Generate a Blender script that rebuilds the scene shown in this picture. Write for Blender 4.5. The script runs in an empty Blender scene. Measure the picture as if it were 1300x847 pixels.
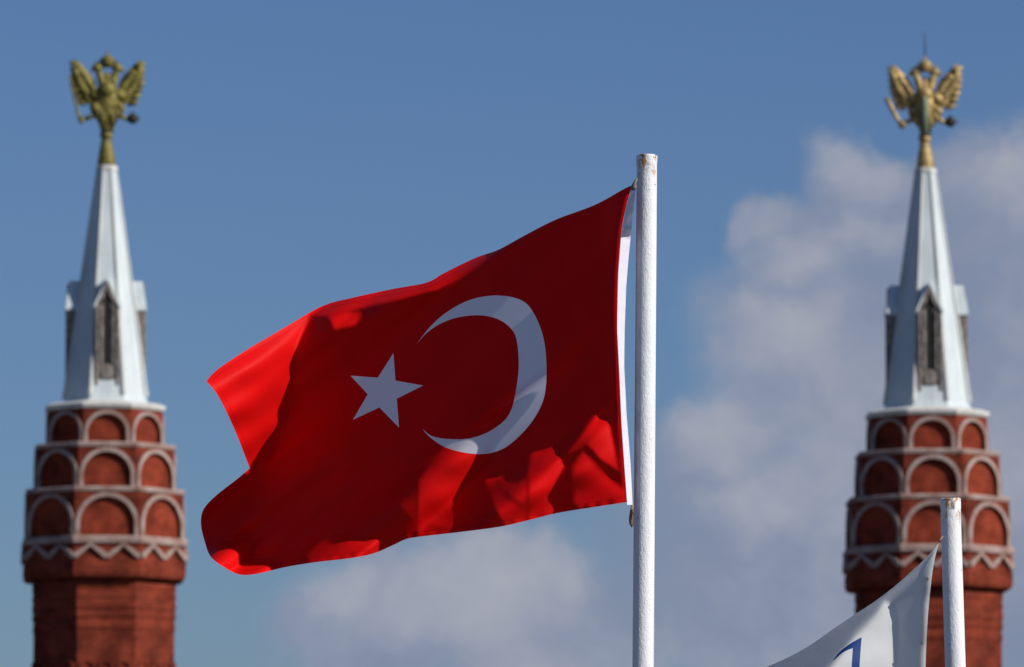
import bpy, bmesh, math, random
import numpy as np
from mathutils import Vector, Matrix
from mathutils.geometry import delaunay_2d_cdt
random.seed(7)
R_ = math.radians
SC = bpy.context.scene
COL = SC.collection

# ------------------------------------------------------------------ camera
F = 8000.0                        # focal length in photo pixels (photo is 1300 wide)
PITCH = R_(6.0)
CAM = Vector((0, 0, 1.7))
AX = Vector((1, 0, 0)); UP = Vector((0, -math.sin(PITCH), math.cos(PITCH))); FW = Vector((0, math.cos(PITCH), math.sin(PITCH)))
D0 = 20.7                         # distance of the flag poles
cam_d = bpy.data.cameras.new('camera'); cam = bpy.data.objects.new('camera', cam_d); COL.objects.link(cam)
cam.location = CAM; cam.rotation_euler = (math.pi/2 + PITCH, 0, 0)
cam_d.sensor_width = 36; cam_d.lens = F/1300*36; cam_d.clip_end = 8000
cam_d.dof.use_dof = True; cam_d.dof.focus_distance = D0; cam_d.dof.aperture_fstop = 11.0
SC.camera = cam

# ------------------------------------------------------------------ sun, sky, exposure
SUN_AZ, SUN_EL = R_(62), R_(33)   # azimuth measured from "towards the viewer" to the right
S = Vector((math.sin(SUN_AZ)*math.cos(SUN_EL), -math.cos(SUN_AZ)*math.cos(SUN_EL), math.sin(SUN_EL)))
sl = bpy.data.lights.new('sun', 'SUN'); sl.energy = 4.4; sl.angle = R_(0.5); sl.color = (1, .955, .90)
so = bpy.data.objects.new('sun', sl); COL.objects.link(so)
so.rotation_euler = S.to_track_quat('Z', 'Y').to_euler(); so.location = (20, -10, 40)
SC.view_settings.view_transform = 'Standard'; SC.view_settings.look = 'None'
SC.view_settings.exposure = 0; SC.view_settings.gamma = 1; SC.view_settings.use_curve_mapping = False

W = bpy.data.worlds.new('World'); SC.world = W; W.use_nodes = True
nt = W.node_tree; N = nt.nodes; N.clear(); L = nt.links.new
def nd(t, **k):
    n = N.new(t)
    for a, b in k.items(): setattr(n, a, b)
    return n
def mth(op, a, b=None, c=None, clamp=False):
    n = nd('ShaderNodeMath', operation=op, use_clamp=clamp)
    for i, v in enumerate((a, b, c)):
        if v is None: continue
        if isinstance(v, (int, float)): n.inputs[i].default_value = v
        else: L(v, n.inputs[i])
    return n.outputs[0]
def mixc(f, a, b, bt='MIX'):
    n = nd('ShaderNodeMix', data_type='RGBA', blend_type=bt)
    for i, v in ((0, f), (6, a), (7, b)):
        if isinstance(v, (int, float)): n.inputs[i].default_value = v
        elif isinstance(v, tuple): n.inputs[i].default_value = (*v, 1)
        else: L(v, n.inputs[i])
    return n.outputs[2]
out = nd('ShaderNodeOutputWorld'); bg = nd('ShaderNodeBackground'); L(bg.outputs[0], out.inputs[0])
bg.inputs[1].default_value = 0.1
sky = nd('ShaderNodeTexSky', sky_type='NISHITA', sun_disc=False)
sky.sun_elevation = SUN_EL; sky.sun_rotation = math.atan2(S.x, S.y); sky.altitude = 200
sky.air_density = 1.0; sky.dust_density = 0.6; sky.ozone_density = 5.5
SKY_TINT = (.49, .55, .69)
skyc = mixc(1.0, sky.outputs[0], SKY_TINT, 'MULTIPLY')
# clouds: soft banks of cumulus far off, fixed to compass directions
tc = nd('ShaderNodeTexCoord'); sep = nd('ShaderNodeSeparateXYZ'); L(tc.outputs['Generated'], sep.inputs[0])
dy = mth('MAXIMUM', sep.outputs[1], .05)
u = mth('DIVIDE', sep.outputs[0], dy); v = mth('DIVIDE', sep.outputs[2], dy)
cmb = nd('ShaderNodeCombineXYZ'); L(u, cmb.inputs[0]); L(v, cmb.inputs[1])
def noise(scale, detail, rough, off=(0, 0, 0), src=None):
    m = nd('ShaderNodeMapping'); L(src or cmb.outputs[0], m.inputs[0]); m.inputs['Location'].default_value = off
    n = nd('ShaderNodeTexNoise'); L(m.outputs[0], n.inputs['Vector'])
    n.inputs['Scale'].default_value = scale; n.inputs['Detail'].default_value = detail; n.inputs['Roughness'].default_value = rough
    return n
wn = noise(42, 4, .6, (3.1, 1.7, 0))
ws = nd('ShaderNodeVectorMath', operation='SUBTRACT'); L(wn.outputs['Color'], ws.inputs[0]); ws.inputs[1].default_value = (.5, .5, .5)
wm = nd('ShaderNodeVectorMath', operation='SCALE'); L(ws.outputs[0], wm.inputs[0]); wm.inputs['Scale'].default_value = .022
wv = nd('ShaderNodeVectorMath', operation='ADD'); L(cmb.outputs[0], wv.inputs[0]); L(wm.outputs[0], wv.inputs[1])
def cdir(px, py):
    d = AX*((px-650)/F) + UP*((423.5-py)/F) + FW
    return d.x/d.y, d.z/d.y
# banks: centre x, y, half width, half height (in the units of the photograph), strength
BANKS = [(945, 268, 42, 42, .75), (1085, 215, 75, 60, .75), (1010, 310, 95, 75, .7), (1235, 245, 120, 95, .9), (1130, 330, 160, 110, .8),
         (1000, 430, 150, 110, .8), (1180, 520, 240, 190, .95), (905, 560, 90, 80, .8), (960, 680, 210, 150, .8), (1100, 800, 300, 170, .9), (800, 790, 160, 90, .55),
         (560, 760, 200, 110, .85), (690, 715, 80, 70, .6), (430, 800, 120, 90, .6), (560, 840, 240, 90, .6), (700, 830, 150, 110, .55), (1330, 600, 150, 400, .8)]
dens = None
for (px, py, rx, ry, a) in BANKS:
    cu, cv = cdir(px, py)
    sb = nd('ShaderNodeVectorMath', operation='SUBTRACT'); L(wv.outputs[0], sb.inputs[0]); sb.inputs[1].default_value = (cu, cv, 0)
    ml = nd('ShaderNodeVectorMath', operation='MULTIPLY'); L(sb.outputs[0], ml.inputs[0]); ml.inputs[1].default_value = (F/rx, F/ry, 0)
    ln = nd('ShaderNodeVectorMath', operation='LENGTH'); L(ml.outputs[0], ln.inputs[0])
    mr = nd('ShaderNodeMapRange', interpolation_type='SMOOTHSTEP'); L(ln.outputs['Value'], mr.inputs[0])
    mr.inputs[1].default_value = 1.25; mr.inputs[2].default_value = .45; mr.inputs[3].default_value = 0; mr.inputs[4].default_value = a
    dens = mr.outputs[0] if dens is None else mth('SUBTRACT', mth('ADD', dens, mr.outputs[0]), mth('MULTIPLY', dens, mr.outputs[0]))
fine = noise(62, 7, .62, (7.7, .3, 0))
dn = mth('MULTIPLY', dens, mth('ADD', mth('MULTIPLY', fine.outputs['Fac'], 1.3), .32), clamp=True)
sdn = nd('ShaderNodeMapRange', interpolation_type='SMOOTHSTEP'); L(dn, sdn.inputs[0]); sdn.inputs[1].default_value = .0; sdn.inputs[2].default_value = .95
dn = mth('MULTIPLY', sdn.outputs[0], mth('GREATER_THAN', sep.outputs[1], .2))
tone = noise(26, 4, .55, (1.3, 5.2, 0), wv.outputs[0])
PUFFS = [(948, 262, 50, 42), (1085, 200, 70, 45), (1255, 225, 90, 75), (1010, 335, 60, 40), (985, 415, 70, 45), (905, 560, 60, 70), (930, 640, 70, 40), (700, 700, 70, 55), (590, 740, 110, 70), (430, 740, 80, 50), (1120, 300, 60, 40)]
puff = None                                              # domes of the bank that stand out into the sunlight
for (px, py, rx, ry) in PUFFS:
    cu, cv = cdir(px, py)
    sb = nd('ShaderNodeVectorMath', operation='SUBTRACT'); L(wv.outputs[0], sb.inputs[0]); sb.inputs[1].default_value = (cu, cv, 0)
    ml = nd('ShaderNodeVectorMath', operation='MULTIPLY'); L(sb.outputs[0], ml.inputs[0]); ml.inputs[1].default_value = (F/rx, F/ry, 0)
    ln = nd('ShaderNodeVectorMath', operation='LENGTH'); L(ml.outputs[0], ln.inputs[0])
    mr = nd('ShaderNodeMapRange', interpolation_type='SMOOTHSTEP'); L(ln.outputs['Value'], mr.inputs[0])
    mr.inputs[1].default_value = 1.6; mr.inputs[2].default_value = .1
    puff = mr.outputs[0] if puff is None else mth('MAXIMUM', puff, mr.outputs[0])
tr = nd('ShaderNodeMapRange', interpolation_type='SMOOTHSTEP'); L(mth('ADD', mth('MULTIPLY', tone.outputs['Fac'], 1.0), mth('MULTIPLY', puff, .17)), tr.inputs[0]); tr.inputs[1].default_value = .36; tr.inputs[2].default_value = .76
ccol = mixc(tr.outputs[0], (.215, .262, .378), (.375, .392, .462))
div = mixc(1.0, ccol, (10, 10, 10), 'MULTIPLY')
fin = mixc(dn, skyc, div)
L(fin, bg.inputs[0])

# ------------------------------------------------------------------ helpers
def pix(px, py, d):               # the point seen at a photo position, at depth d along the view
    return CAM + (AX*((px-650)/F) + UP*((423.5-py)/F) + FW)*d
def pixy(px, py, Y):
    d = AX*((px-650)/F) + UP*((423.5-py)/F) + FW
    return CAM + d*(Y/d.y)
def tag(o, label=None, cat=None, group=None, kind=None):
    if label: o['label'] = label
    if cat: o['category'] = cat
    if group: o['group'] = group
    if kind: o['kind'] = kind
    return o
def empty(name, loc, rz=0):
    o = bpy.data.objects.new(name, None); COL.objects.link(o); o.location = loc; o.rotation_euler = (0, 0, rz); o.empty_display_size = .2
    return o
class MB:
    def __init__(s): s.v = []; s.f = []
    def add(s, vs, fs):
        k = len(s.v); s.v += [tuple(p) for p in vs]; s.f += [tuple(i+k for i in f) for f in fs]; return s
    def tube(s, path, radii, n=12, caps=True, flat=1.0):
        vs = []; m = len(path); path = [Vector(p) for p in path]
        for i, p in enumerate(path):
            t = (path[min(i+1, m-1)] - path[max(i-1, 0)]).normalized()
            ref = Vector((0, 1, 0)) if abs(t.y) < .9 else Vector((1, 0, 0))
            a = t.cross(ref).normalized(); b = t.cross(a).normalized(); r = radii[i] if hasattr(radii, '__len__') else radii
            for k in range(n):
                w = 2*math.pi*k/n; vs.append(p + a*math.cos(w)*r + b*math.sin(w)*r*flat)
        fs = [(i*n+k, i*n+(k+1) % n, (i+1)*n+(k+1) % n, (i+1)*n+k) for i in range(m-1) for k in range(n)]
        if caps: fs += [tuple(range(n-1, -1, -1)), tuple(range((m-1)*n, m*n))]
        return s.add(vs, fs)
    def ball(s, c, r, n=16, m=10, rot=None):
        r = r if hasattr(r, '__len__') else (r, r, r); c = Vector(c); vs = []
        for i in range(1, m):
            for k in range(n):
                a, b = math.pi*i/m, 2*math.pi*k/n
                q = Vector((r[0]*math.sin(a)*math.cos(b), r[1]*math.sin(a)*math.sin(b), r[2]*math.cos(a)))
                vs.append(c + (rot @ q if rot else q))
        tz = Vector((0, 0, r[2])); tz = rot @ tz if rot else tz
        vs += [c+tz, c-tz]; T, B = len(vs)-2, len(vs)-1
        fs = [(i*n+k, (i+1)*n+k, (i+1)*n+(k+1) % n, i*n+(k+1) % n) for i in range(m-2) for k in range(n)]
        fs += [(T, k, (k+1) % n) for k in range(n)] + [(B, (m-2)*n+(k+1) % n, (m-2)*n+k) for k in range(n)]
        return s.add(vs, fs)
    def rings(s, prof, n=8, ph=math.pi/8, cap0=False, cap1=False):   # polygonal lathe, prof = (radius, z)
        vs = [(r*math.cos(ph+2*math.pi*k/n), r*math.sin(ph+2*math.pi*k/n), z) for r, z in prof for k in range(n)]
        fs = [(i*n+k, i*n+(k+1) % n, (i+1)*n+(k+1) % n, (i+1)*n+k) for i in range(len(prof)-1) for k in range(n)]
        if cap0: fs.append(tuple(range(n-1, -1, -1)))
        if cap1: fs.append(tuple(range((len(prof)-1)*n, len(prof)*n)))
        return s.add(vs, fs)
    def prism(s, poly, fn, d0, d1):   # polygon (a, z) extruded from depth d0 to d1 through mapping fn(a, z, d)
        n = len(poly); vs = [fn(a, z, d0) for a, z in poly] + [fn(a, z, d1) for a, z in poly]
        return s.add(vs, [tuple(range(n-1, -1, -1)), tuple(range(n, 2*n))] + [(i, (i+1) % n, n+(i+1) % n, n+i) for i in range(n)])
    def build(s, name, mat, parent=None, smooth=False, bevel=0):
        me = bpy.data.meshes.new(name); me.from_pydata(s.v, [], s.f); me.validate()
        bm = bmesh.new(); bm.from_mesh(me); bmesh.ops.recalc_face_normals(bm, faces=bm.faces); bm.to_mesh(me); bm.free()
        me.materials.append(mat)
        if smooth: me.polygons.foreach_set('use_smooth', [True]*len(me.polygons))
        o = bpy.data.objects.new(name, me); COL.objects.link(o)
        if parent: o.parent = parent
        if bevel:
            b = o.modifiers.new('bevel', 'BEVEL'); b.width = bevel; b.segments = 2; b.limit_method = 'ANGLE'
        return o
def copy_tree(o, parent=None):
    c = o.copy(); COL.objects.link(c)
    if parent: c.parent = parent
    for ch in list(o.children): copy_tree(ch, c)
    return c

# ------------------------------------------------------------------ materials
def mat(name, base, rough=.7, metal=0, var=None, vscale=3, bump=0, bscale=20, spec=.3, stretch=(1, 1, 1)):
    m = bpy.data.materials.new(name); m.use_nodes = True; t = m.node_tree; p = t.nodes['Principled BSDF']
    p.inputs['Base Color'].default_value = (*base, 1); p.inputs['Roughness'].default_value = rough; p.inputs['Metallic'].default_value = metal
    p.inputs['Specular IOR Level'].default_value = spec
    g = t.nodes.new('ShaderNodeTexCoord'); mp = t.nodes.new('ShaderNodeMapping'); mp.inputs['Scale'].default_value = stretch; t.links.new(g.outputs['Object'], mp.inputs[0])
    if var:
        n = t.nodes.new('ShaderNodeTexNoise'); n.inputs['Scale'].default_value = vscale; n.inputs['Detail'].default_value = 6; n.inputs['Roughness'].default_value = .65
        t.links.new(mp.outputs[0], n.inputs['Vector'])
        r = t.nodes.new('ShaderNodeValToRGB'); r.color_ramp.elements[0].position = .35; r.color_ramp.elements[1].position = .66
        r.color_ramp.elements[0].color = (*var, 1); r.color_ramp.elements[1].color = (*base, 1)
        t.links.new(n.outputs['Fac'], r.inputs[0]); t.links.new(r.outputs[0], p.inputs['Base Color'])
    if bump:
        n = t.nodes.new('ShaderNodeTexNoise'); n.inputs['Scale'].default_value = bscale; n.inputs['Detail'].default_value = 5
        t.links.new(mp.outputs[0], n.inputs['Vector'])
        b = t.nodes.new('ShaderNodeBump'); b.inputs['Strength'].default_value = bump; b.inputs['Distance'].default_value = .02
        t.links.new(n.outputs['Fac'], b.inputs['Height']); t.links.new(b.outputs[0], p.inputs['Normal'])
    return m
def brick_mat(name, c1, c2, mortar):
    m = bpy.data.materials.new(name); m.use_nodes = True; t = m.node_tree; p = t.nodes['Principled BSDF']; ln = t.links.new
    g = t.nodes.new('ShaderNodeTexCoord'); s = t.nodes.new('ShaderNodeSeparateXYZ'); ln(g.outputs['Object'], s.inputs[0])
    a = t.nodes.new('ShaderNodeMath'); a.operation = 'MULTIPLY_ADD'; ln(s.outputs[1], a.inputs[0]); a.inputs[1].default_value = .35; ln(s.outputs[0], a.inputs[2])
    c = t.nodes.new('ShaderNodeCombineXYZ'); ln(a.outputs[0], c.inputs[0]); ln(s.outputs[2], c.inputs[1])
    b = t.nodes.new('ShaderNodeTexBrick'); ln(c.outputs[0], b.inputs['Vector'])
    b.inputs['Color1'].default_value = (*c1, 1); b.inputs['Color2'].default_value = (*c2, 1); b.inputs['Mortar'].default_value = (*mortar, 1)
    b.inputs['Scale'].default_value = 1; b.inputs['Brick Width'].default_value = .28; b.inputs['Row Height'].default_value = .09; b.inputs['Mortar Size'].default_value = .012
    n = t.nodes.new('ShaderNodeTexNoise'); n.inputs['Scale'].default_value = 1.7; n.inputs['Detail'].default_value = 8; ln(g.outputs['Object'], n.inputs['Vector'])
    r = t.nodes.new('ShaderNodeValToRGB'); r.color_ramp.elements[0].color = (.50, .47, .46, 1); r.color_ramp.elements[1].color = (1.12, 1.08, 1.05, 1)
    r.color_ramp.elements[0].position = .35; r.color_ramp.elements[1].position = .65; ln(n.outputs['Fac'], r.inputs[0])
    x = t.nodes.new('ShaderNodeMix'); x.data_type = 'RGBA'; x.blend_type = 'MULTIPLY'; x.inputs[0].default_value = 1
    ln(b.outputs['Color'], x.inputs[6]); ln(r.outputs[0], x.inputs[7]); ln(x.outputs[2], p.inputs['Base Color'])
    bp = t.nodes.new('ShaderNodeBump'); bp.inputs['Strength'].default_value = .5; bp.inputs['Distance'].default_value = .01; bp.invert = True
    ln(b.outputs['Fac'], bp.inputs['Height']); ln(bp.outputs[0], p.inputs['Normal'])
    p.inputs['Roughness'].default_value = .9; p.inputs['Specular IOR Level'].default_value = .1
    return m
M = {
    'brick': brick_mat('brick', (.275, .043, .019), (.185, .030, .015), (.21, .060, .036)),
    'niche': brick_mat('niche_brick', (.29, .044, .019), (.225, .034, .015), (.21, .055, .030)),
    'trim': mat('limewash_trim', (.43, .345, .30), .85, var=(.27, .155, .12), vscale=2.2, bump=.3),
    'slab': mat('painted_slab', (.74, .72, .65), .6, var=(.52, .50, .45), vscale=2),
    'sheet': mat('white_sheet_metal', (.66, .71, .69), .45, var=(.47, .53, .53), vscale=2.2, stretch=(1, 1, .14), spec=.5),
    'seam': mat('sheet_seam', (.62, .63, .59), .55, var=(.45, .46, .43), vscale=2, stretch=(1, 1, .3)),
    'stone': mat('weathered_stone', (.33, .285, .245), .9, var=(.10, .085, .075), vscale=5, bump=.5),
    'dark': mat('opening_shade', (.02, .018, .017), .9),  # near-black colour paints the shade inside the dormer openings
    'olive': mat('olive_gilding', (.29, .245, .048), .55, .15, var=(.085, .065, .02), vscale=6, bump=.8, bscale=9),
    'gold': mat('tarnished_gold', (.66, .46, .17), .5, .2, var=(.14, .095, .04), vscale=5.5, bump=.8, bscale=9),
    'verdigris': mat('verdigris', (.24, .29, .19), .7, var=(.17, .20, .12), vscale=5),
    'bronze': mat('dark_bronze', (.045, .036, .022), .6, .1, var=(.02, .017, .012), vscale=8),
    'wire': mat('dark_wire', (.05, .055, .07), .6),
    'clip': mat('worn_clip', (.10, .085, .07), .5, .4, var=(.3, .26, .2), vscale=60),
    'cord': mat('tan_cord', (.34, .28, .19), .9, bump=.5, bscale=300),
    'ground': mat('stone_setts', (.125, .12, .113), .9, var=(.09, .086, .082), vscale=.6, bump=.4, bscale=4),
}
def pole_mat():
    m = bpy.data.materials.new('flaking_white_paint'); m.use_nodes = True; t = m.node_tree; p = t.nodes['Principled BSDF']; ln = t.links.new
    p.inputs['Roughness'].default_value = .5; p.inputs['Specular IOR Level'].default_value = .35
    g = t.nodes.new('ShaderNodeTexCoord'); sp = t.nodes.new('ShaderNodeSeparateXYZ'); ln(g.outputs['Object'], sp.inputs[0])
    def nz(scale, detail, st=(1, 1, 1), rough=.6):
        mp = t.nodes.new('ShaderNodeMapping'); mp.inputs['Scale'].default_value = st; ln(g.outputs['Object'], mp.inputs[0])
        n = t.nodes.new('ShaderNodeTexNoise'); n.inputs['Scale'].default_value = scale; n.inputs['Detail'].default_value = detail; n.inputs['Roughness'].default_value = rough
        ln(mp.outputs[0], n.inputs['Vector']); return n.outputs['Fac']
    def mr(x, a, b, c=0., d=1.):
        q = t.nodes.new('ShaderNodeMapRange'); q.interpolation_type = 'SMOOTHSTEP'; ln(x, q.inputs[0])
        for i, vv in enumerate((a, b, c, d)): q.inputs[i+1].default_value = vv
        return q.outputs[0]
    def mt(op, a, b):
        q = t.nodes.new('ShaderNodeMath'); q.operation = op
        for i, vv in enumerate((a, b)):
            if isinstance(vv, (int, float)): q.inputs[i].default_value = vv
            else: ln(vv, q.inputs[i])
        return q.outputs[0]
    def mx(f, a, b):
        q = t.nodes.new('ShaderNodeMix'); q.data_type = 'RGBA'; ln(f, q.inputs[0])
        for i, vv in ((6, a), (7, b)):
            if isinstance(vv, tuple): q.inputs[i].default_value = (*vv, 1)
            else: ln(vv, q.inputs[i])
        return q.outputs[2]
    grime = mr(nz(25, 6, (1, 1, .35)), .42, .68)
    c = mx(grime, (.84, .84, .84), (.77, .765, .755))
    pit = mr(nz(85, 2, (1, 1, .8)), .715, .75)
    c = mx(pit, c, (.25, .21, .17))
    top = mr(sp.outputs[2], -.11, -.03)                     # object origin is the pole's top
    rust = mt('MULTIPLY', mr(nz(38, 5, (1, 1, .5), .7), .51, .57), top)
    c = mx(rust, c, (.52, .25, .06))
    old = mt('MULTIPLY', mr(nz(48, 4, (1, 1, .6), .6), .51, .58), mr(sp.outputs[2], -.07, -.02))
    c = mx(old, c, (.28, .22, .16))
    ln(c, p.inputs['Base Color'])
    h = mt('ADD', mt('MULTIPLY', nz(190, 3, (1, 1, .5)), .7), mt('MULTIPLY', nz(60, 4, (1, 1, .6)), .5))
    h = mt('SUBTRACT', h, mt('MULTIPLY', pit, .4))
    b = t.nodes.new('ShaderNodeBump'); b.inputs['Strength'].default_value = .6; b.inputs['Distance'].default_value = .005
    ln(h, b.inputs['Height']); ln(b.outputs[0], p.inputs['Normal'])
    return m
M['pole'] = pole_mat()
def cloth_mat(name, col, trans, tw=.25, weave=.25, gloss=.25, dirt=None, stitch=False):
    m = bpy.data.materials.new(name); m.use_nodes = True; t = m.node_tree; ln = t.links.new
    for n in list(t.nodes):
        if n.type != 'OUTPUT_MATERIAL': t.nodes.remove(n)
    o = [n for n in t.nodes][0]
    p = t.nodes.new('ShaderNodeBsdfPrincipled'); p.inputs['Roughness'].default_value = .55; p.inputs['Specular IOR Level'].default_value = gloss
    p.inputs['Base Color'].default_value = (*col, 1); p.inputs['Sheen Weight'].default_value = 0
    tr = t.nodes.new('ShaderNodeBsdfTranslucent'); tr.inputs[0].default_value = (*trans, 1)
    at = t.nodes.new('ShaderNodeAttribute'); at.attribute_name = 'hem'
    mr = t.nodes.new('ShaderNodeMapRange'); mr.interpolation_type = 'SMOOTHSTEP'; ln(at.outputs['Fac'], mr.inputs[0])
    mr.inputs[1].default_value = 5.6; mr.inputs[2].default_value = 6.4; mr.inputs[3].default_value = tw*.6; mr.inputs[4].default_value = tw
    mix = t.nodes.new('ShaderNodeMixShader'); ln(mr.outputs[0], mix.inputs[0]); ln(p.outputs[0], mix.inputs[1]); ln(tr.outputs[0], mix.inputs[2]); ln(mix.outputs[0], o.inputs[0])
    if stitch:                                           # sewn hem line, a thread's width, 6 units in from the edge
        def mp(lo, hi, x0, x1):
            q = t.nodes.new('ShaderNodeMapRange'); ln(at.outputs['Fac'], q.inputs[0])
            for i_, v_ in enumerate((lo, hi, x0, x1)): q.inputs[i_+1].default_value = v_
            return q.outputs[0]
        mu = t.nodes.new('ShaderNodeMath'); mu.operation = 'MULTIPLY'; ln(mp(5.2, 5.7, 0, 1), mu.inputs[0]); ln(mp(6.3, 6.8, 1, 0), mu.inputs[1])
        mc = t.nodes.new('ShaderNodeMix'); mc.data_type = 'RGBA'; mc.blend_type = 'MULTIPLY'; ln(mu.outputs[0], mc.inputs[0]); mc.inputs[7].default_value = (.76, .76, .76, 1)
    g = t.nodes.new('ShaderNodeTexCoord')
    w = t.nodes.new('ShaderNodeTexNoise'); w.inputs['Scale'].default_value = 160; w.inputs['Detail'].default_value = 3; ln(g.outputs['Object'], w.inputs['Vector'])
    w2 = t.nodes.new('ShaderNodeTexNoise'); w2.inputs['Scale'].default_value = 14; w2.inputs['Detail'].default_value = 4; ln(g.outputs['Object'], w2.inputs['Vector'])
    ad = t.nodes.new('ShaderNodeMath'); ad.operation = 'MULTIPLY_ADD'; ln(w2.outputs['Fac'], ad.inputs[0]); ad.inputs[1].default_value = 4; ln(w.outputs['Fac'], ad.inputs[2])
    b = t.nodes.new('ShaderNodeBump'); b.inputs['Strength'].default_value = weave; b.inputs['Distance'].default_value = .0015
    ln(ad.outputs[0], b.inputs['Height']); ln(b.outputs[0], p.inputs['Normal'])
    if dirt:
        r = t.nodes.new('ShaderNodeValToRGB'); r.color_ramp.elements[0].position = .40; r.color_ramp.elements[1].position = .68
        r.color_ramp.elements[0].color = (*col, 1); r.color_ramp.elements[1].color = (*dirt, 1)
        n = t.nodes.new('ShaderNodeTexNoise'); n.inputs['Scale'].default_value = 9; n.inputs['Detail'].default_value = 6; ln(g.outputs['Object'], n.inputs['Vector'])
        ln(n.outputs['Fac'], r.inputs[0]); c_ = r.outputs[0]
        if stitch: ln(c_, mc.inputs[6]); c_ = mc.outputs[2]
        ln(c_, p.inputs['Base Color'])
    return m
M['red'] = cloth_mat('red_nylon', (.78, .004, .004), (.55, .002, .002), .10, gloss=.08, dirt=(.72, .005, .005), stitch=True)
M['emblem'] = cloth_mat('white_nylon', (.90, .88, .94), (.95, .93, .98), .62)
M['heading'] = cloth_mat('white_canvas', (.88, .84, .89), (.6, .55, .58), .12, weave=.4)
M['white'] = cloth_mat('white_polyester', (.87, .87, .84), (.85, .85, .81), .4, dirt=(.80, .80, .77))
M['blue'] = cloth_mat('blue_print', (.004, .042, .20), (.004, .045, .2), .2)

# ------------------------------------------------------------------ ground
g = MB(); g.add([(-4000, -4000, 0), (4000, -4000, 0), (4000, 7000, 0), (-4000, 7000, 0)], [(0, 1, 2, 3)])
tag(g.build('ground', M['ground']), kind='structure')

# ------------------------------------------------------------------ towers
YT = 195.0
def Ht(py): return pixy(133, py, YT).z
K = (pixy(134, 423, YT) - pixy(133, 423, YT)).x         # metres per photo pixel at the towers
def rad(w): return w*K/.945
def facefn(k, ap):                                      # (along the face, height, outwards) -> tower coordinates
    a = math.pi/4*k - math.pi/2
    n = Vector((math.cos(a), math.sin(a), 0)); t = Vector((-math.sin(a), math.cos(a), 0))
    return lambda s, z, d: n*(ap+d) + t*s + Vector((0, 0, z))
def oct_ring(name, prof, m, parent, **kw):
    return MB().rings(prof, **kw).build(name, m, parent)
def arch_pts(r, leg, z0, n=20):
    return [(-r, z0)] + [(r*math.cos(math.pi - math.pi*i/n), z0+leg+r*math.sin(math.pi*i/n)) for i in range(n+1)] + [(r, z0)]
def make_tier(parent, pt, pb, w, ring):
    R = rad(w); ap = R*math.cos(math.pi/8); s = 2*R*math.sin(math.pi/8); zt, zb = Ht(pt), Ht(pb)
    ro = s/2 - 1.0*K; ri = ro - ring*K; leg = zt - zb - ro - 1.5*K; dep = 3.2*K
    wall = MB(); nich = MB()
    for k in range(8):
        fn = facefn(k, ap); A = arch_pts(ri, leg, zb); n = len(A); h = n//2
        # wall face around the opening, split in two halves at the crown
        lf = [(-s/2, zb)] + A[:h+1] + [(0, zt), (-s/2, zt)]; rt = A[h:] + [(s/2, zb), (s/2, zt), (0, zt)]
        for pl in (lf, rt): wall.add([fn(a, z, 0) for a, z in pl], [tuple(range(len(pl)))])
        wall.add([fn(a, z, 0) for a, z in A] + [fn(a, z, -dep) for a, z in A], [(i, i+1, n+i+1, n+i) for i in range(n-1)])
        nich.add([fn(a, z, -dep) for a, z in A], [tuple(range(n))])
    wall.rings([(R, zt), (R*.55, zt)]); wall.rings([(R, zb), (R*.55, zb)])
    t = wall.build('tier', M['brick'], parent); nich.build('niche_back', M['niche'], t)
    first = None
    for k in range(8):
        if first is None:
            fn = facefn(0, ap); a = MB(); O = arch_pts(ro, leg, zb); I = arch_pts(ri, leg, zb); n = len(O); p = 2.5*K
            a.add([fn(x, z, .003) for x, z in I] + [fn(x, z, p) for x, z in I] + [fn(x, z, p) for x, z in O] + [fn(x, z, .003) for x, z in O],
                  [(j*n+i, j*n+i+1, (j+1)*n+i+1, (j+1)*n+i) for j in range(3) for i in range(n-1)])
            first = a.build('arch', M['trim'], t)
        else:
            c = first.copy(); COL.objects.link(c); c.parent = t; c.rotation_euler = (0, 0, math.pi/4*k)
    return t
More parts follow.
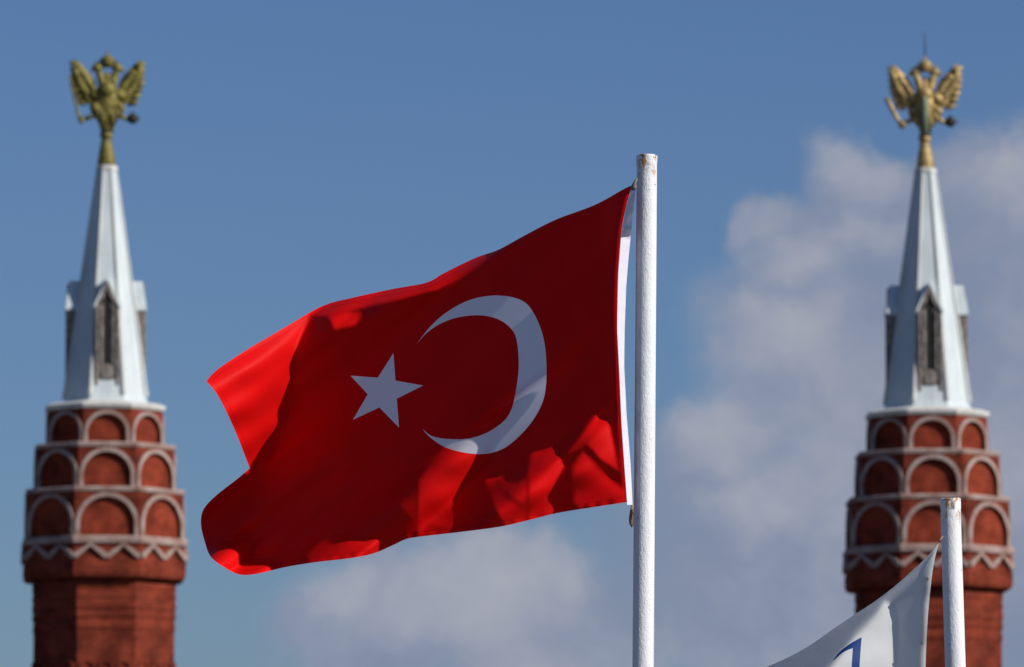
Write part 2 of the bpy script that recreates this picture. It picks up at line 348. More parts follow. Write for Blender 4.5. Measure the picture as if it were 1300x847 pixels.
def make_dormer(parent, k):
    ap = 49.4*K; fn = facefn(0, ap); zb, zs, ze, zp = Ht(492), Ht(467), Ht(394), Ht(361); hw = 15*K; sl_ = 4.2*K
    d = MB()
    for sx in (-1, 1):                                   # jambs run back into the spire
        d.prism([(sx*hw, zb), (sx*11*K, zb), (sx*11*K, ze), (sx*hw, ze)], fn, -38*K, 0)
        d.prism([(sx*11*K, zs), (sx*sl_, zs), (sx*sl_, ze+6*K), (sx*11*K, ze-3*K)], fn, -9*K, -1.6*K)
        d.tube([fn(sx*13*K, zb, -.8*K), fn(sx*13*K, ze, -.8*K)], 2.0*K, 10)
        for f in (0, .25, .5, .75, 1): d.ball(fn(sx*13*K, zb+(ze-zb)*f, -1.2*K), (2.8*K, 2.6*K, 2.6*K), 10, 6)
    d.prism([(-hw, ze), (-11*K, ze), (-sl_, ze+11*K), (0, ze+24*K), (sl_, ze+11*K), (11*K, ze), (hw, ze), (0, zp)], fn, -38*K, 0)
    d.prism([(-11*K, zb), (11*K, zb), (11*K, zs), (-11*K, zs)], fn, -10*K, -.9*K)   # carved sill panel
    d.prism([(-7*K, zb+7*K), (7*K, zb+7*K), (7*K, zs-6*K), (0, zs-2*K), (-7*K, zs-6*K)], fn, -.9*K+.001, 1.2*K)
    o = d.build('dormer', M['stone'], parent)
    q = MB(); q.prism([(-sl_-2*K, zs), (sl_+2*K, zs), (sl_+2*K, ze+9*K), (0, ze+24*K), (-sl_-2*K, ze+9*K)], fn, -8*K, -2.5*K); q.build('opening', M['dark'], o)  # solid panel in the recess, its blackness painted for the unlit hollow
    m = MB()
    for sx in (-1, 1):
        m.tube([fn(sx*7.6*K, zs, -1.2*K), fn(sx*7.6*K, ze-1*K, -1.2*K)], 1.5*K, 10)
        for zz_ in (zs+3*K, ze-4*K, (zs+ze)/2): m.ball(fn(sx*7.6*K, zz_, -1.2*K), (2.2*K, 2.2*K, 2.6*K), 10, 6)
    m.build('mullion', M['stone'], o)
    r = MB(); rf = lambda x, z, dd: fn(x, z, dd - (4.5*K*(z-ze)/(zp-ze) if dd > -10*K else 0))   # front edge leans back towards the ridge
    for sx in (-1, 1):                                   # two steep roof slopes with an overhang
        r.prism([(0, zp+.003), (0, zp+4*K), (sx*(hw+1.8*K), ze+1*K), (sx*(hw+1.8*K), ze-2*K), (sx*(hw+.2*K), ze-2*K)], rf, -50*K, 2.0*K)
    r.build('gable_roof', M['sheet'], o)
    o.rotation_euler = (0, 0, math.pi/4*k)
    return o
def make_tower(name):
    root = empty(name, (0, 0, 0))
    sh = MB(); prof = [(rad(93), 0)]; zs = Ht(741)
    marks = [(742, 91.5), (752, 91.5), (752.5, 90.6), (757, 90.6), (757.5, 91.5), (764, 91.5), (764.5, 90.6), (768, 90.6), (768.5, 91.5),
             (777, 91.5), (777.5, 90.3), (781, 90.3), (781.5, 91.3), (788, 91.3), (789, 89.8), (795, 89.8), (796, 90.6), (803, 90.6), (803.5, 89.6), (868, 89.6), (869, 91)]
    prof = [(rad(91), 0)] + [(rad(w), Ht(py)) for py, w in reversed(marks)]
    sh.rings(prof, cap1=True); shaft = sh.build('shaft', M['brick'], root)
    # row of small blind arches low on the shaft
    ba = MB(); apb = rad(89.6)*math.cos(math.pi/8); sb = 2*rad(89.6)*math.sin(math.pi/8)
    for k in range(8):
        fn = facefn(k, apb)
        for j in range(3):
            c = (j-1)*sb/3.2; O = arch_pts(9.5*K, 26*K, Ht(878)); I = arch_pts(6.5*K, 26*K, Ht(878)); n = len(O)
            ba.add([fn(x+c, z, .003) for x, z in I] + [fn(x+c, z, 2.5*K) for x, z in I] + [fn(x+c, z, 2.5*K) for x, z in O] + [fn(x+c, z, .003) for x, z in O],
                   [(q*n+i, q*n+i+1, (q+1)*n+i+1, (q+1)*n+i) for q in range(3) for i in range(n-1)])
    ba.build('blind_arcade', M['brick'], shaft)
    # corbelled band with zigzag
    cb = MB(); cb.rings([(rad(90), Ht(741)), (rad(98), Ht(739.5)), (rad(102), Ht(738)), (rad(103.6), Ht(733)), (rad(104), Ht(726)), (rad(103.5), Ht(718)), (rad(102), Ht(712)), (rad(102), Ht(696))])
    band = cb.build('corbel_band', M['brick'], root)
    zz = None; R = rad(102); ap = R*math.cos(math.pi/8); s = 2*R*math.sin(math.pi/8)
    for k in range(8):
        if zz is None:
            fn = facefn(0, ap); zg = MB(); t = 5.0*K; zt, zl = Ht(697), Ht(715)
            for j in range(2):
                x0 = -s/2 + j*s/2; xm = x0 + s/4; x1 = x0 + s/2
                zg.prism([(x0, zl), (x0+.8*t, zl), (xm, zt-t*.6), (xm, zt+.002), (xm-t*.35, zt+.002), (x0, zl+t*1.1)], fn, .003, 4.5*K)
                zg.prism([(x1, zl), (x1-.8*t, zl), (xm, zt-t*.6), (xm, zt+.002), (xm+t*.35, zt+.002), (x1, zl+t*1.1)], fn, .003, 4.5*K)
            zz = zg.build('zigzag_trim', M['trim'], band)
        else:
            c = zz.copy(); COL.objects.link(c); c.parent = band; c.rotation_euler = (0, 0, math.pi/4*k)
    st = MB(); st.rings([(rad(99), Ht(696)), (rad(105.5), Ht(696)), (rad(106), Ht(690)), (rad(104.5), Ht(687)), (rad(98), Ht(687))]); st.build('cornice', M['trim'], root)
    make_tier(root, 631, 687, 100, 5.4); 
    oct_ring('cornice', [(rad(90), Ht(631)), (rad(101.5), Ht(631)), (rad(102.5), Ht(627)), (rad(101), Ht(625)), (rad(85), Ht(625))], M['trim'], root)
    make_tier(root, 574, 625, 88.5, 5)
    oct_ring('cornice', [(rad(80), Ht(574)), (rad(89.5), Ht(574)), (rad(90.5), Ht(570)), (rad(89), Ht(568)), (rad(70), Ht(568))], M['trim'], root)
    make_tier(root, 525.5, 568, 73.5, 4.6)
    oct_ring('spire_base_slab', [(rad(70), Ht(525.5)), (rad(75), Ht(524.5)), (rad(77), Ht(521)), (rad(77), Ht(518.5)), (rad(68), Ht(515)), (rad(50), Ht(512))], M['slab'], root)
    # spire
    z0, z1 = Ht(514), Ht(214); w0, w1 = 51.8, 12.1
    sp = MB(); sp.rings([(rad(w0+2.5), z0), (rad(w0+.3), z0+9*K), (rad(w1), z1)], cap1=True); spire = sp.build('spire', M['sheet'], root)
    sm = MB()
    for k in range(8):
        a = math.pi/8 + math.pi/4*k; u_ = Vector((math.cos(a), math.sin(a), 0))
        sm.tube([u_*rad(w0+.3)+Vector((0, 0, z0+9*K)), u_*rad(w1)+Vector((0, 0, z1))], [3.0*K, 1.3*K], 10)
    sm.build('seam_rib', M['seam'], spire)
    oct_ring('spire_collar', [(rad(10.6), Ht(218)), (rad(14), Ht(217)), (rad(14), Ht(212)), (rad(9.6), Ht(210))], M['slab'], root, cap1=True)
    for k in (0, 2, 4, 6): make_dormer(root, k)
    return root
tw1 = make_tower('brick_tower'); p1 = pixy(133.5, 518, YT); tw1.location = (p1.x, YT, 0); tw1.rotation_euler = (0, 0, R_(5.8))
tag(tw1, 'red brick tower with white spire at the left, clear of any flag', 'tower', 'pair of brick towers with white spires')
tw2 = copy_tree(tw1); YT2 = 192.0; p2 = pixy(1177.0, 526, YT2); tw2.location = (p2.x, YT2, p2.z - Ht(518)); tw2.rotation_euler = (0, 0, R_(1.0))
tag(tw2, 'red brick tower with white spire behind the short pole and white flag', 'tower', 'pair of brick towers with white spires')

# ------------------------------------------------------------------ double-headed eagles
def make_eagle(back):
    m = M['gold'] if back else M['olive']
    U = K/4.706
    def E(zx, zy, d=0): return Vector(((zx-400)*U, d*U, (640-zy)*U))
    root = empty('eagle_statue', (0, 0, 0))
    def part(b, name, mm=None, smooth=True): return b.build(name, mm or m, root, smooth)
    b = MB(); b.tube([E(400, 800), E(400, 790), E(398, 650), E(398, 640)], [54*U, 56*U, 31*U, 26*U], 20)
    b.tube([E(398, 642), E(398, 628), E(398, 612), E(398, 598)], [30*U, 38*U, 38*U, 26*U], 20); part(b, 'finial_cone')
    b = MB()                                             # body and fan tail
    prof = [(238, 8, 10), (256, 24, 20), (280, 40, 34), (305, 48, 42), (340, 60, 56), (380, 72, 60), (430, 84, 60), (470, 82, 54), (510, 66, 46), (545, 50, 38), (580, 40, 32), (605, 32, 30)]
    vs = []; n = 20
    for zy, wx, wd in prof:
        if back: wx *= .84
        for k in range(n):
            a = 2*math.pi*k/n; rip = 1 + .06*math.cos(8*a)*(zy > 420)
            vs.append(E(402+wx*math.cos(a)*rip, zy, wd*math.sin(a)*rip))
    b.add(vs, [(i*n+k, i*n+(k+1) % n, (i+1)*n+(k+1) % n, (i+1)*n+k) for i in range(len(prof)-1) for k in range(n)] + [tuple(range(n)), tuple(range(len(prof)*n-1, (len(prof)-1)*n-1, -1))])
    for sx in (-1, 1):                                   # tail feathers
        for j, (dx, ll) in enumerate(((70, 470), (48, 505), (26, 540))):
            b.tube([E(402+sx*20, 430, -30), E(402+sx*dx*1.25, ll-15, -34), E(402+sx*dx*1.05, ll+40, -24)], [16*U, 22*U, 6*U], 8)
    part(b, 'body')
    for sx in (-1, 1):
        b = MB(); b.ball(E(402+sx*72, 458, -22), (34*U, 34*U, 40*U)); b.tube([E(402+sx*66, 440, -20), E(402+sx*60, 500, -20), E(402+sx*40, 545, -14)], [26*U, 24*U, 10*U], 10)
        part(b, 'thigh')
    b = MB(); b.tube([E(400, 614, 0), E(399, 604, 0), E(399, 596, 0)], [34*U, 41*U, 34*U], 16); part(b, 'dark_collar', M['bronze'])
    b = MB(); b.ball(E(400, 352, -52), (46*U, 26*U, 46*U)); part(b, 'breast_shield', M['gold'] if back else m)
    for sx in (-1, 1):
        w = MB()
        ol = [(66, 330), (70, 305), (96, 258), (136, 216), (168, 184), (188, 164), (206, 175), (216, 210), (216, 262), (206, 318), (190, 362), (166, 400), (120, 424), (74, 440), (56, 400)]
        w.prism([(402+sx*x, z) for x, z in ol], lambda a, z, d: E(a, z, d), -10, 12)
        for j in range(7):                               # pointed quill tips along the outer edge
            f = j/6; tx, tz = 222-8*f-70*max(0, f-.55), 196+225*f
            w.tube([E(402+sx*(tx-60), tz+6, -6), E(402+sx*(tx-18), tz+2, -8), E(402+sx*(tx+8), tz-14, -4)], [20*U, 17*U, 3*U], 8, flat=.7)
        for j in range(8):                               # long feathers fanned along the wing
            f = j/7; x0, z0 = 80+24*f, 350-30*f; x1, z1 = 92+122*f**.7, 448-275*f**1.25
            xm, zm = (x0+x1)/2+22, (z0+z1)/2+18
            w.tube([E(402+sx*x0, z0, -12), E(402+sx*xm, zm, -18), E(402+sx*x1, z1, -12)], [10*U, 19*U, 5*U], 8, flat=.75)
        for j in range(5):
            f = j/4; w.ball(E(402+sx*(84+70*f), 345-95*f, -22), (20*U, 13*U, 22*U), 10, 8)
        w.tube([E(402+sx*36, 352, -8), E(402+sx*72, 380, -10), E(402+sx*110, 385, -8)], [26*U, 40*U, 22*U], 12)
        part(w, 'wing')
        h = MB()                                         # neck, head and beak, looking outwards
        h.tube([E(402+sx*22, 345, -12), E(402+sx*30, 300, -12), E(402+sx*44, 262, -12), E(402+sx*54, 232, -12), E(402+sx*60, 214, -12)], [32*U, 27*U, 23*U, 21*U, 18*U], 12)
        h.ball(E(402+sx*58, 214, -12), (33*U, 27*U, 28*U)); h.tube([E(402+sx*76, 216, -12), E(402+sx*92, 224, -12), E(402+sx*96, 240, -12)], [14*U, 10*U, 3*U], 8)
        hd = part(h, 'head')
        c = MB(); c.tube([E(402+sx*60, 202, -12), E(402+sx*60, 190, -12), E(402+sx*60, 182, -12)], [15*U, 21*U, 10*U], 10); c.ball(E(402+sx*60, 178, -12), 5*U, 8, 6)
        co = c.build('small_crown', m, hd, True)
        r = MB(); r.tube([E(402+sx*58, 186, -12), E(402+sx*44, 172, -12), E(402+sx*26, 176, -12)], [6*U, 7*U, 7*U], 8); part(r, 'crown_ribbon')
        lg = MB(); lg.tube([E(402+sx*58, 480, -20), E(402+sx*92, 512, -26), E(402+sx*(146 if sx < 0 else 128), 530, -30)], [24*U, 15*U, 12*U], 10)
        for q in (-10, 2, 14): lg.tube([E(402+sx*(134 if sx < 0 else 120), 528, -30), E(402+sx*(156 if sx < 0 else 140), 524+q, -44), E(402+sx*(160 if sx < 0 else 144), 536+q, -28)], [7*U, 7*U, 3*U], 6)
        part(lg, 'leg')
    c = MB(); c.tube([E(402, 210, -12), E(402, 196, -12), E(402, 178, -12), E(402, 160, -12), E(402, 146, -12), E(402, 138, -12)], [27*U, 33*U, 44*U, 42*U, 28*U, 10*U], 14)
    c.ball(E(402, 136, -12), 10*U, 10, 8); c.tube([E(402, 134, -12), E(402, 112, -12)], 4*U, 6); c.tube([E(393, 122, -12), E(411, 122, -12)], 3.5*U, 6); part(c, 'large_crown')
    s = MB()
    if back: s.tube([E(262, 540, -34), E(232, 500, -34), E(180, 400, -34), E(166, 372, -34)], [12*U, 13*U, 15*U, 17*U], 10); s.ball(E(262, 538, -34), 24*U)
    else: s.tube([E(252, 552, -34), E(234, 520, -34), E(210, 420, -34), E(186, 330, -34), E(180, 262, -34)], [11*U, 10*U, 8*U, 7*U, 7*U], 10); s.ball(E(248, 538, -34), 18*U)
    part(s, 'sceptre')
    o = MB(); o.ball(E(554, 522, -30), 33*U); o.tube([E(521, 522, -30), E(528, 522, -30)], [8*U, 12*U], 8); o.tube([E(584, 522, -30), E(598, 522, -30)], 6*U, 8)
    o.tube([E(554, 490, -30), E(554, 478, -30)], 5*U, 8); part(o, 'orb', M['bronze'])
    if back:
        p = MB(); p.tube([E(398, 600, -66), E(400, 400, -70), E(400, 375, -62)], [24*U, 21*U, 18*U], 12); part(p, 'support_pipe', M['verdigris'])
        r = MB(); r.tube([E(404, 120, 0), E(402, -32, 0)], [4.5*U, 3.2*U], 8); part(r, 'lightning_rod', M['wire'])
    return root
e1 = make_eagle(False); q = pixy(135.5, 176, YT); e1.location = (q.x, YT, q.z); e1.rotation_euler = (0, 0, R_(4))
tag(e1, 'dull olive-gold double-headed eagle on the left spire, no rod above its crown', 'statue', 'double-headed eagles on the spires')
e2 = make_eagle(True); q = pixy(1174.5, 180.5, YT2); e2.location = (q.x, YT2, q.z); e2.rotation_euler = (0, 0, R_(-4)); e2.scale = (.97, .97, .97)
tag(e2, 'bright gold double-headed eagle with green pipe and a thin rod above its crown', 'statue', 'double-headed eagles on the spires')

# ------------------------------------------------------------------ cloth
SXc, SUc, SFc = S.dot(AX), S.dot(UP), S.dot(FW)
SH = math.hypot(SXc, SUc); LX, LU = SXc/SH, SUc/SH       # direction of the light across the cloth
TERM = SFc/SH                                            # depth slope at which the light just grazes
def sdist(poly, X, Y):                                   # signed distance, negative inside
    P = np.array(poly, float); Q = np.roll(P, -1, 0); d = np.full(X.shape, 1e9); ins = np.zeros(X.shape, bool)
    for (ax, ay), (bx, by) in zip(P, Q):
        ex, ey = bx-ax, by-ay; L2 = ex*ex+ey*ey + 1e-9
        t = np.clip(((X-ax)*ex+(Y-ay)*ey)/L2, 0, 1); d = np.minimum(d, np.hypot(X-ax-t*ex, Y-ay-t*ey))
        if ey != 0:
            c = ((ay > Y) != (by > Y)) & (X < ex*(Y-ay)/ey + ax); ins ^= c
    return np.where(ins, -d, d)
def smooth01(x): x = np.clip(x, 0, 1); return x*x*(3-2*x)
def spline(pts, step, closed=False, corners=()):
    """resample a polyline as a Catmull-Rom curve, keeping the listed corners sharp"""
    n = len(pts); P = [Vector(p) for p in pts]; out = []
    for i in range(n if closed else n-1):
        p1, p2 = P[i], P[(i+1) % n]
        p0 = P[(i-1) % n] if (closed or i > 0) else p1; p3 = P[(i+2) % n] if (closed or i+2 < n) else p2
        if i in corners: p0 = p1
        if (i+1) % n in corners: p3 = p2
        k = max(1, int(round((p2-p1).length/step)))
        for j in range(k):
            t = j/k
            out.append(tuple(.5*((2*p1) + (p2-p0)*t + (2*p0-5*p1+4*p2-p3)*t*t + (3*p1-p0-3*p2+p3)*t**3)))
    if not closed: out.append(tuple(P[-1]))
    return out
def solve_depth(poly, gfun, anchor, ytop, h=2.6, hx=-.467, lam=.45, wm=.05, iters=700):
    """depth field z(x, y) of a sheet whose slope along the light follows gfun, pinned to z = 0 along anchor(x, y)"""
    P = np.array(poly); x0, y0 = P.min(0)-4*h; x1, y1 = P.max(0)+4*h
    nx, ny = int((x1-x0)/h)+1, int((y1-y0)/h)+1
    X, Y = np.meshgrid(x0+np.arange(nx)*h, y0+np.arange(ny)*h); sd = sdist(poly, X, Y); act = sd < 2.6*h
    idx = -np.ones(X.shape, int); idx[act] = np.arange(act.sum()); n = act.sum()
    G, HX, HU = gfun(X, Y)
    rows, cols, vals, rhs = [], [], [], []; r = 0
    def eq(offs, coef, w, b):
        nonlocal r
        ok = act.copy(); ids = []
        for (dx, dy_) in offs:
            sh = np.full(idx.shape, -1); ys, xs = slice(max(0, dy_), ny+min(0, dy_)), slice(max(0, dx), nx+min(0, dx))
            yd, xd = slice(max(0, -dy_), ny+min(0, -dy_)), slice(max(0, -dx), nx+min(0, -dx))
            sh[yd, xd] = idx[ys, xs]; ids.append(sh); ok &= sh >= 0
        m = ok.sum(); ww = w[ok] if hasattr(w, 'shape') else np.full(m, w)
        for sh, c in zip(ids, coef): rows.append(r+np.arange(m)); cols.append(sh[ok]); vals.append(c*ww)
        rhs.append((b[ok] if hasattr(b, 'shape') else np.full(m, b))*ww); r += m
    # image y runs down, so "up" is -y ; forward-difference pairs averaged over a cell
    cell = [(0, 0), (1, 0), (0, 1), (1, 1)]
    cx = np.array([-1, 1, -1, 1])/(2*h); cu = np.array([1, 1, -1, -1])/(2*h)
    eq(cell, LX*cx+LU*cu, 1.0, G)
    eq(cell, -LU*cx+LX*cu, wm, -LU*HX+LX*HU)
    eq([(-1, 0), (0, 0), (1, 0)], np.array([1, -2, 1])/h, lam*.2, 0.)
    eq([(0, -1), (0, 0), (0, 1)], np.array([1, -2, 1])/h, lam*.2, 0.)
    eq(cell, np.array([1, -1, -1, 1])/h, lam*.28, 0.)
    an = anchor(X, Y); lean = -math.tan(PITCH)*(Y-ytop); eq([(0, 0)], [1.0], an, lean)   # the hoist hangs plumb beside the pole
    rows, cols, vals, b = map(np.concatenate, (rows, cols, vals, rhs)); m = r
    A = lambda z: np.bincount(rows, vals*z[cols], m)
    AT = lambda y: np.bincount(cols, vals*y[rows], n)
    z = (hx*(X-X[an > 0].mean()))[act]; res = AT(b-A(z)); p = res.copy(); rs = res@res
    dg = np.bincount(cols, vals*vals, n); zz = res/dg; p = zz.copy(); rz = res@zz
    for _ in range(iters):
        q = AT(A(p)); a = rz/(p@q); z += a*p; res -= a*q; zz = res/dg; rn = res@zz
        if rn < 1e-12*rz+1e-10: break
        p = zz+p*(rn/rz); rz = rn
    Z = np.zeros(X.shape); Z[act] = z
    # spread into the empty margin so that sampling near the edge stays sane
    for _ in range(4):
        known = act.copy(); S_ = np.zeros(Z.shape); C_ = np.zeros(Z.shape)
        for dx, dy_ in ((1, 0), (-1, 0), (0, 1), (0, -1)):
            S_ += np.roll(Z*known, (dy_, dx), (0, 1)); C_ += np.roll(known.astype(float), (dy_, dx), (0, 1))
        new = (~act) & (C_ > 0); Z[new] = S_[new]/C_[new]; act = act | new
    def sample(px, py):                                  # cubic B-spline sampling
        fx = (np.asarray(px)-x0)/h; fy = (np.asarray(py)-y0)/h
        ix = np.floor(fx).astype(int); iy = np.floor(fy).astype(int); tx = fx-ix; ty = fy-iy; o = 0
        wf = lambda t: [(1-t)**3/6, (3*t**3-6*t*t+4)/6, (-3*t**3+3*t*t+3*t+1)/6, t**3/6]
        wx, wy = wf(tx), wf(ty)
        for j in range(4):
            for i in range(4):
                o = o + wx[i]*wy[j]*Z[np.clip(iy+j-1, 0, ny-1), np.clip(ix+i-1, 0, nx-1)]
        return o
    return sample
def cloth(poly, insets, sample, d0, step, parts, parent, thick=0):
    """triangulate the outline with the inset outlines as seams; one mesh object per region"""
    pts = list(poly); loops = [list(range(len(poly)))]
    for ins in insets:
        k = len(pts); pts += ins; loops.append(list(range(k, k+len(ins))))
    P = np.array(poly); x0, y0 = P.min(0); x1, y1 = P.max(0)
    gx, gy = np.meshgrid(np.arange(x0, x1, step), np.arange(y0, y1, step)); gx = gx + (np.arange(gx.shape[0]) % 2)[:, None]*step*.5
    keep = sdist(poly, gx, gy) < -step*.55
    for ins in insets: keep &= np.abs(sdist(ins, gx, gy)) > step*.5
    allp = pts + list(zip(gx[keep], gy[keep]))
    edges = [(l[i], l[(i+1) % len(l)]) for l in loops for i in range(len(l))]
    vs, es, fs = delaunay_2d_cdt([Vector((float(a), float(b))) for a, b in allp], edges, [], 0, 1e-5)[:3]
    V = np.array([tuple(v) for v in vs]); T = np.array([f for f in fs if len(f) == 3]); C = V[T].mean(1)
    ins_ = sdist(poly, C[:, 0], C[:, 1]) < 0; reg = np.zeros(len(T), int)
    for j, q in enumerate(insets): reg[sdist(q, C[:, 0], C[:, 1]) < 0] = j+1
    Z = sample(V[:, 0], V[:, 1]); e = .75
    k = d0/F                                             # metres per photo pixel at the cloth
    zx = (sample(V[:, 0]+e, V[:, 1])-sample(V[:, 0]-e, V[:, 1]))/(2*e); zu = (sample(V[:, 0], V[:, 1]-e)-sample(V[:, 0], V[:, 1]+e))/(2*e)
    hem = -sdist(poly, V[:, 0], V[:, 1])
    made = []
    org = pix(*np.mean(P, 0), d0); anchor_o = None
    for j, (name, m) in enumerate(parts):
        tt = T[ins_ & (reg == j)]; used = np.unique(tt); mp = -np.ones(len(V), int); mp[used] = np.arange(len(used))
        co = [tuple(pix(V[i, 0], V[i, 1], d0+Z[i]*k)-parent.location) for i in used]
        me = bpy.data.meshes.new(name); me.from_pydata(co, [], [tuple(int(x) for x in mp[t]) for t in tt])
        no = [(AX*zx[i]+UP*zu[i]-FW).normalized() for i in used]
        # orient every face towards the viewer
        bm = bmesh.new(); bm.from_mesh(me)
        fl = [f for f in bm.faces if f.normal.dot(FW) > 0]; bmesh.ops.reverse_faces(bm, faces=fl); bm.to_mesh(me); bm.free()
        me.polygons.foreach_set('use_smooth', [True]*len(me.polygons))
        at = me.attributes.new('hem', 'FLOAT', 'POINT'); at.data.foreach_set('value', np.abs(hem[used]).astype(np.float32) if j == 0 else np.full(len(used), 50, np.float32))
        me.normals_split_custom_set_from_vertices(no); me.materials.append(m)
        o = bpy.data.objects.new(name, me); COL.objects.link(o); o.parent = parent; made.append(o)
    return made

# ---- the red flag
top = [(802.5, 235.5), (792, 240), (755.6, 260), (706.5, 278.5), (669.7, 297), (633, 317), (608, 325.6), (583.8, 336.6), (562, 347.7), (540.8, 359), (498, 367), (448.7, 377.8), (408.8, 388.8), (362.8, 415), (313.7, 444), (276.8, 468.6), (262, 484)]
fly = [(276.8, 502.4), (295, 539), (310, 576), (317, 594.5), (301.4, 608), (276.8, 627), (262, 641.5), (256, 653), (255.3, 668), (259.6, 686.6), (267.6, 707), (286, 721), (304.5, 729.5)]
bot = [(326, 728.5), (362.8, 720), (399.6, 714), (442.6, 709), (473, 703), (497.8, 692.7), (513, 685.5), (528.5, 682), (583.8, 675.5), (633, 669), (669.7, 660.8), (706.5, 651.6), (755.6, 643.6), (796, 637.5)]
hoist = [(792.5, 590), (789, 539), (786, 470), (783.5, 420), (784, 375), (785, 344), (788.7, 296), (795, 262)]
raw = top + fly + bot + hoist
RED = spline(raw, 3.0, True, corners=(0, 16, 20, 43))
def z3(p): return [(430+a/3.528, 360+b/3.528) for a, b in p]
outer = z3([(348, 272), (400, 205), (450, 155), (500, 118), (560, 85), (620, 64), (680, 55), (720, 54), (780, 62), (830, 82), (862, 115), (890, 165), (912, 225), (925, 290), (930, 360), (930, 430), (922, 500), (903, 555), (870, 612), (830, 662), (780, 710), (740, 738), (690, 757), (640, 764), (580, 760), (520, 748), (470, 730), (430, 705), (400, 680), (375, 652)])
inner = z3([(410, 680), (450, 692), (500, 697), (560, 697), (610, 688), (660, 670), (710, 640), (750, 605), (775, 560), (790, 500), (800, 440), (806, 380), (805, 320), (800, 270), (788, 225), (760, 190), (720, 163), (670, 147), (620, 142), (560, 147), (510, 158), (460, 178), (415, 205), (380, 235)])
CRES = spline(outer+inner, 2.5, True, corners=(0, 29))
STAR = z3([(245, 312), (254, 435), (378, 457), (260, 516), (270, 645), (182, 555), (64, 610), (130, 496), (53, 413), (175, 422)])
STAR = spline(STAR, 3.0, True, corners=tuple(range(10)))
# folds that turn towards the light: outline, softness, slope at the far side and at the near side
FOLDS = [
    ([(250, 484), (300, 440), (362, 405), (408, 376), (540, 344), (548, 366), (470, 386), (414, 398), (394, 400), (380, 428), (373, 447), (368, 490), (360, 527), (342, 562), (338, 582), (318, 604), (240, 560)], 7, .75, .9),
    ([(532, 350), (560, 334), (612, 310), (616, 326), (598, 338), (574, 353), (552, 366), (530, 368)], 5, .6, .9),
    ([(415, 398), (438, 396), (460, 396), (450, 410), (424, 418)], 7, .3, .3),
    ([(563, 571), (600, 545), (628, 525), (634, 550), (618, 580), (590, 612), (576, 630), (576, 642), (582, 657), (572, 690), (527, 690), (524, 660), (504, 636), (528, 609), (550, 582)], 6, -.02, .62),
    ([(614, 607), (623, 598), (639, 605), (656, 612), (666, 606), (674, 575), (704, 566), (716, 590), (694, 628), (706, 646), (668, 668), (641, 668), (626, 640)], 7, -.02, .55),
    ([(715, 578), (742, 542), (758, 524), (772, 532), (784, 596), (762, 582), (744, 562)], 5, .1, .6),
    ([(724, 590), (740, 572), (760, 594), (780, 612), (799, 628), (797, 640), (760, 645), (728, 640)], 10, -.18, .25),
    ([(388, 704), (404, 690), (424, 678), (442, 678), (465, 685), (484, 680), (476, 710), (430, 720), (398, 722)], 6, .2, .6),
    ([(264, 708), (274, 696), (286, 687), (306, 680), (318, 690), (312, 708), (330, 708), (350, 708), (348, 738), (300, 745), (258, 740), (254, 706)], 5, 1.3, 2.2),
]
CREASES = [([(667, 588), (670, 588), (671, 662), (667, 662)], 5, -.3), ([(527, 606), (530, 606), (530, 690), (526, 690)], 4, -.42), ([(504, 636), (528, 609), (527, 690), (518, 690)], 7, -.30),
           ([(628, 612), (664, 640), (668, 648), (640, 632)], 6, -.25), ([(548, 640), (580, 655), (580, 660), (546, 648)], 6, -.1), ([(540, 662), (575, 672), (574, 678), (538, 670)], 6, -.15)]
rngw = np.random.RandomState(3)
def gfield(X, Y):
    l = LX*X-LU*Y; mm = -LU*X-LX*Y                       # along the light / across it
    g = np.full(X.shape, TERM-.062)
    # the far-left half turns further away from the light
    g = g - .03*smooth01((480-X)/140.) - .22*smooth01((X-755)/22.)*smooth01((540-Y)/60.)
    HX = np.full(X.shape, -.467); HU = np.full(X.shape, math.tan(PITCH))
    # long shallow creases running along the light (they only tilt the cloth sideways)
    wav = .24*np.sin(mm/23.+1.2*np.sin(l/140.)) + .17*np.sin(mm/11.+2.+1.5*np.sin(l/90.+1)) + .22*np.sin(mm/61.+.7)
    HX = HX - LU*wav; HU = HU + LX*wav
    for poly, soft, g0, g1 in FOLDS:
        sd = sdist(poly, X, Y); k = smooth01(.5-sd/soft)
        P = np.array(poly); pl = LX*P[:, 0]-LU*P[:, 1]; f = np.clip((l-pl.min())/(pl.max()-pl.min()), 0, 1)
        rip = .10*np.sin(mm/7.+l/31.) + .08*np.sin(l/9.+mm/17.)
        g = g*(1-k) + k*(g0+(g1-g0)*f**2+rip)
    for poly, soft, gv in CREASES:
        k = .8*smooth01(.5-sdist(poly, X, Y)/soft); g = g*(1-k)+k*gv
    sdr = -sdist(RED, X, Y)
    pk = smooth01((9-sdr)/5.)*smooth01((Y-560)/30.)      # the sewn lower hem puckers
    g = g + pk*.16*np.sin(X/2.9+1.5*np.sin(X/17.))
    return g, HX, HU
hs = np.array([(802.5, 235.5)]+hoist[::-1]+[(796, 637.5)])
def hoist_anchor(X, Y):
    xe = np.interp(Y, hs[:, 1], hs[:, 0]); return np.where((Y > 228) & (Y < 648), .6*np.clip(1-np.abs(X-xe)/9., 0, 1), 0.)
zs_red = solve_depth(RED, gfield, hoist_anchor, 236)
flag = empty('national_flag', pix(796, 440, D0))
tag(flag, 'large red flag with white crescent and star flying from the tall pole', 'flag')
made = cloth(RED, [CRES, STAR], zs_red, D0, 2.5, [('red_cloth', M['red']), ('crescent', M['emblem']), ('star', M['emblem'])], flag)
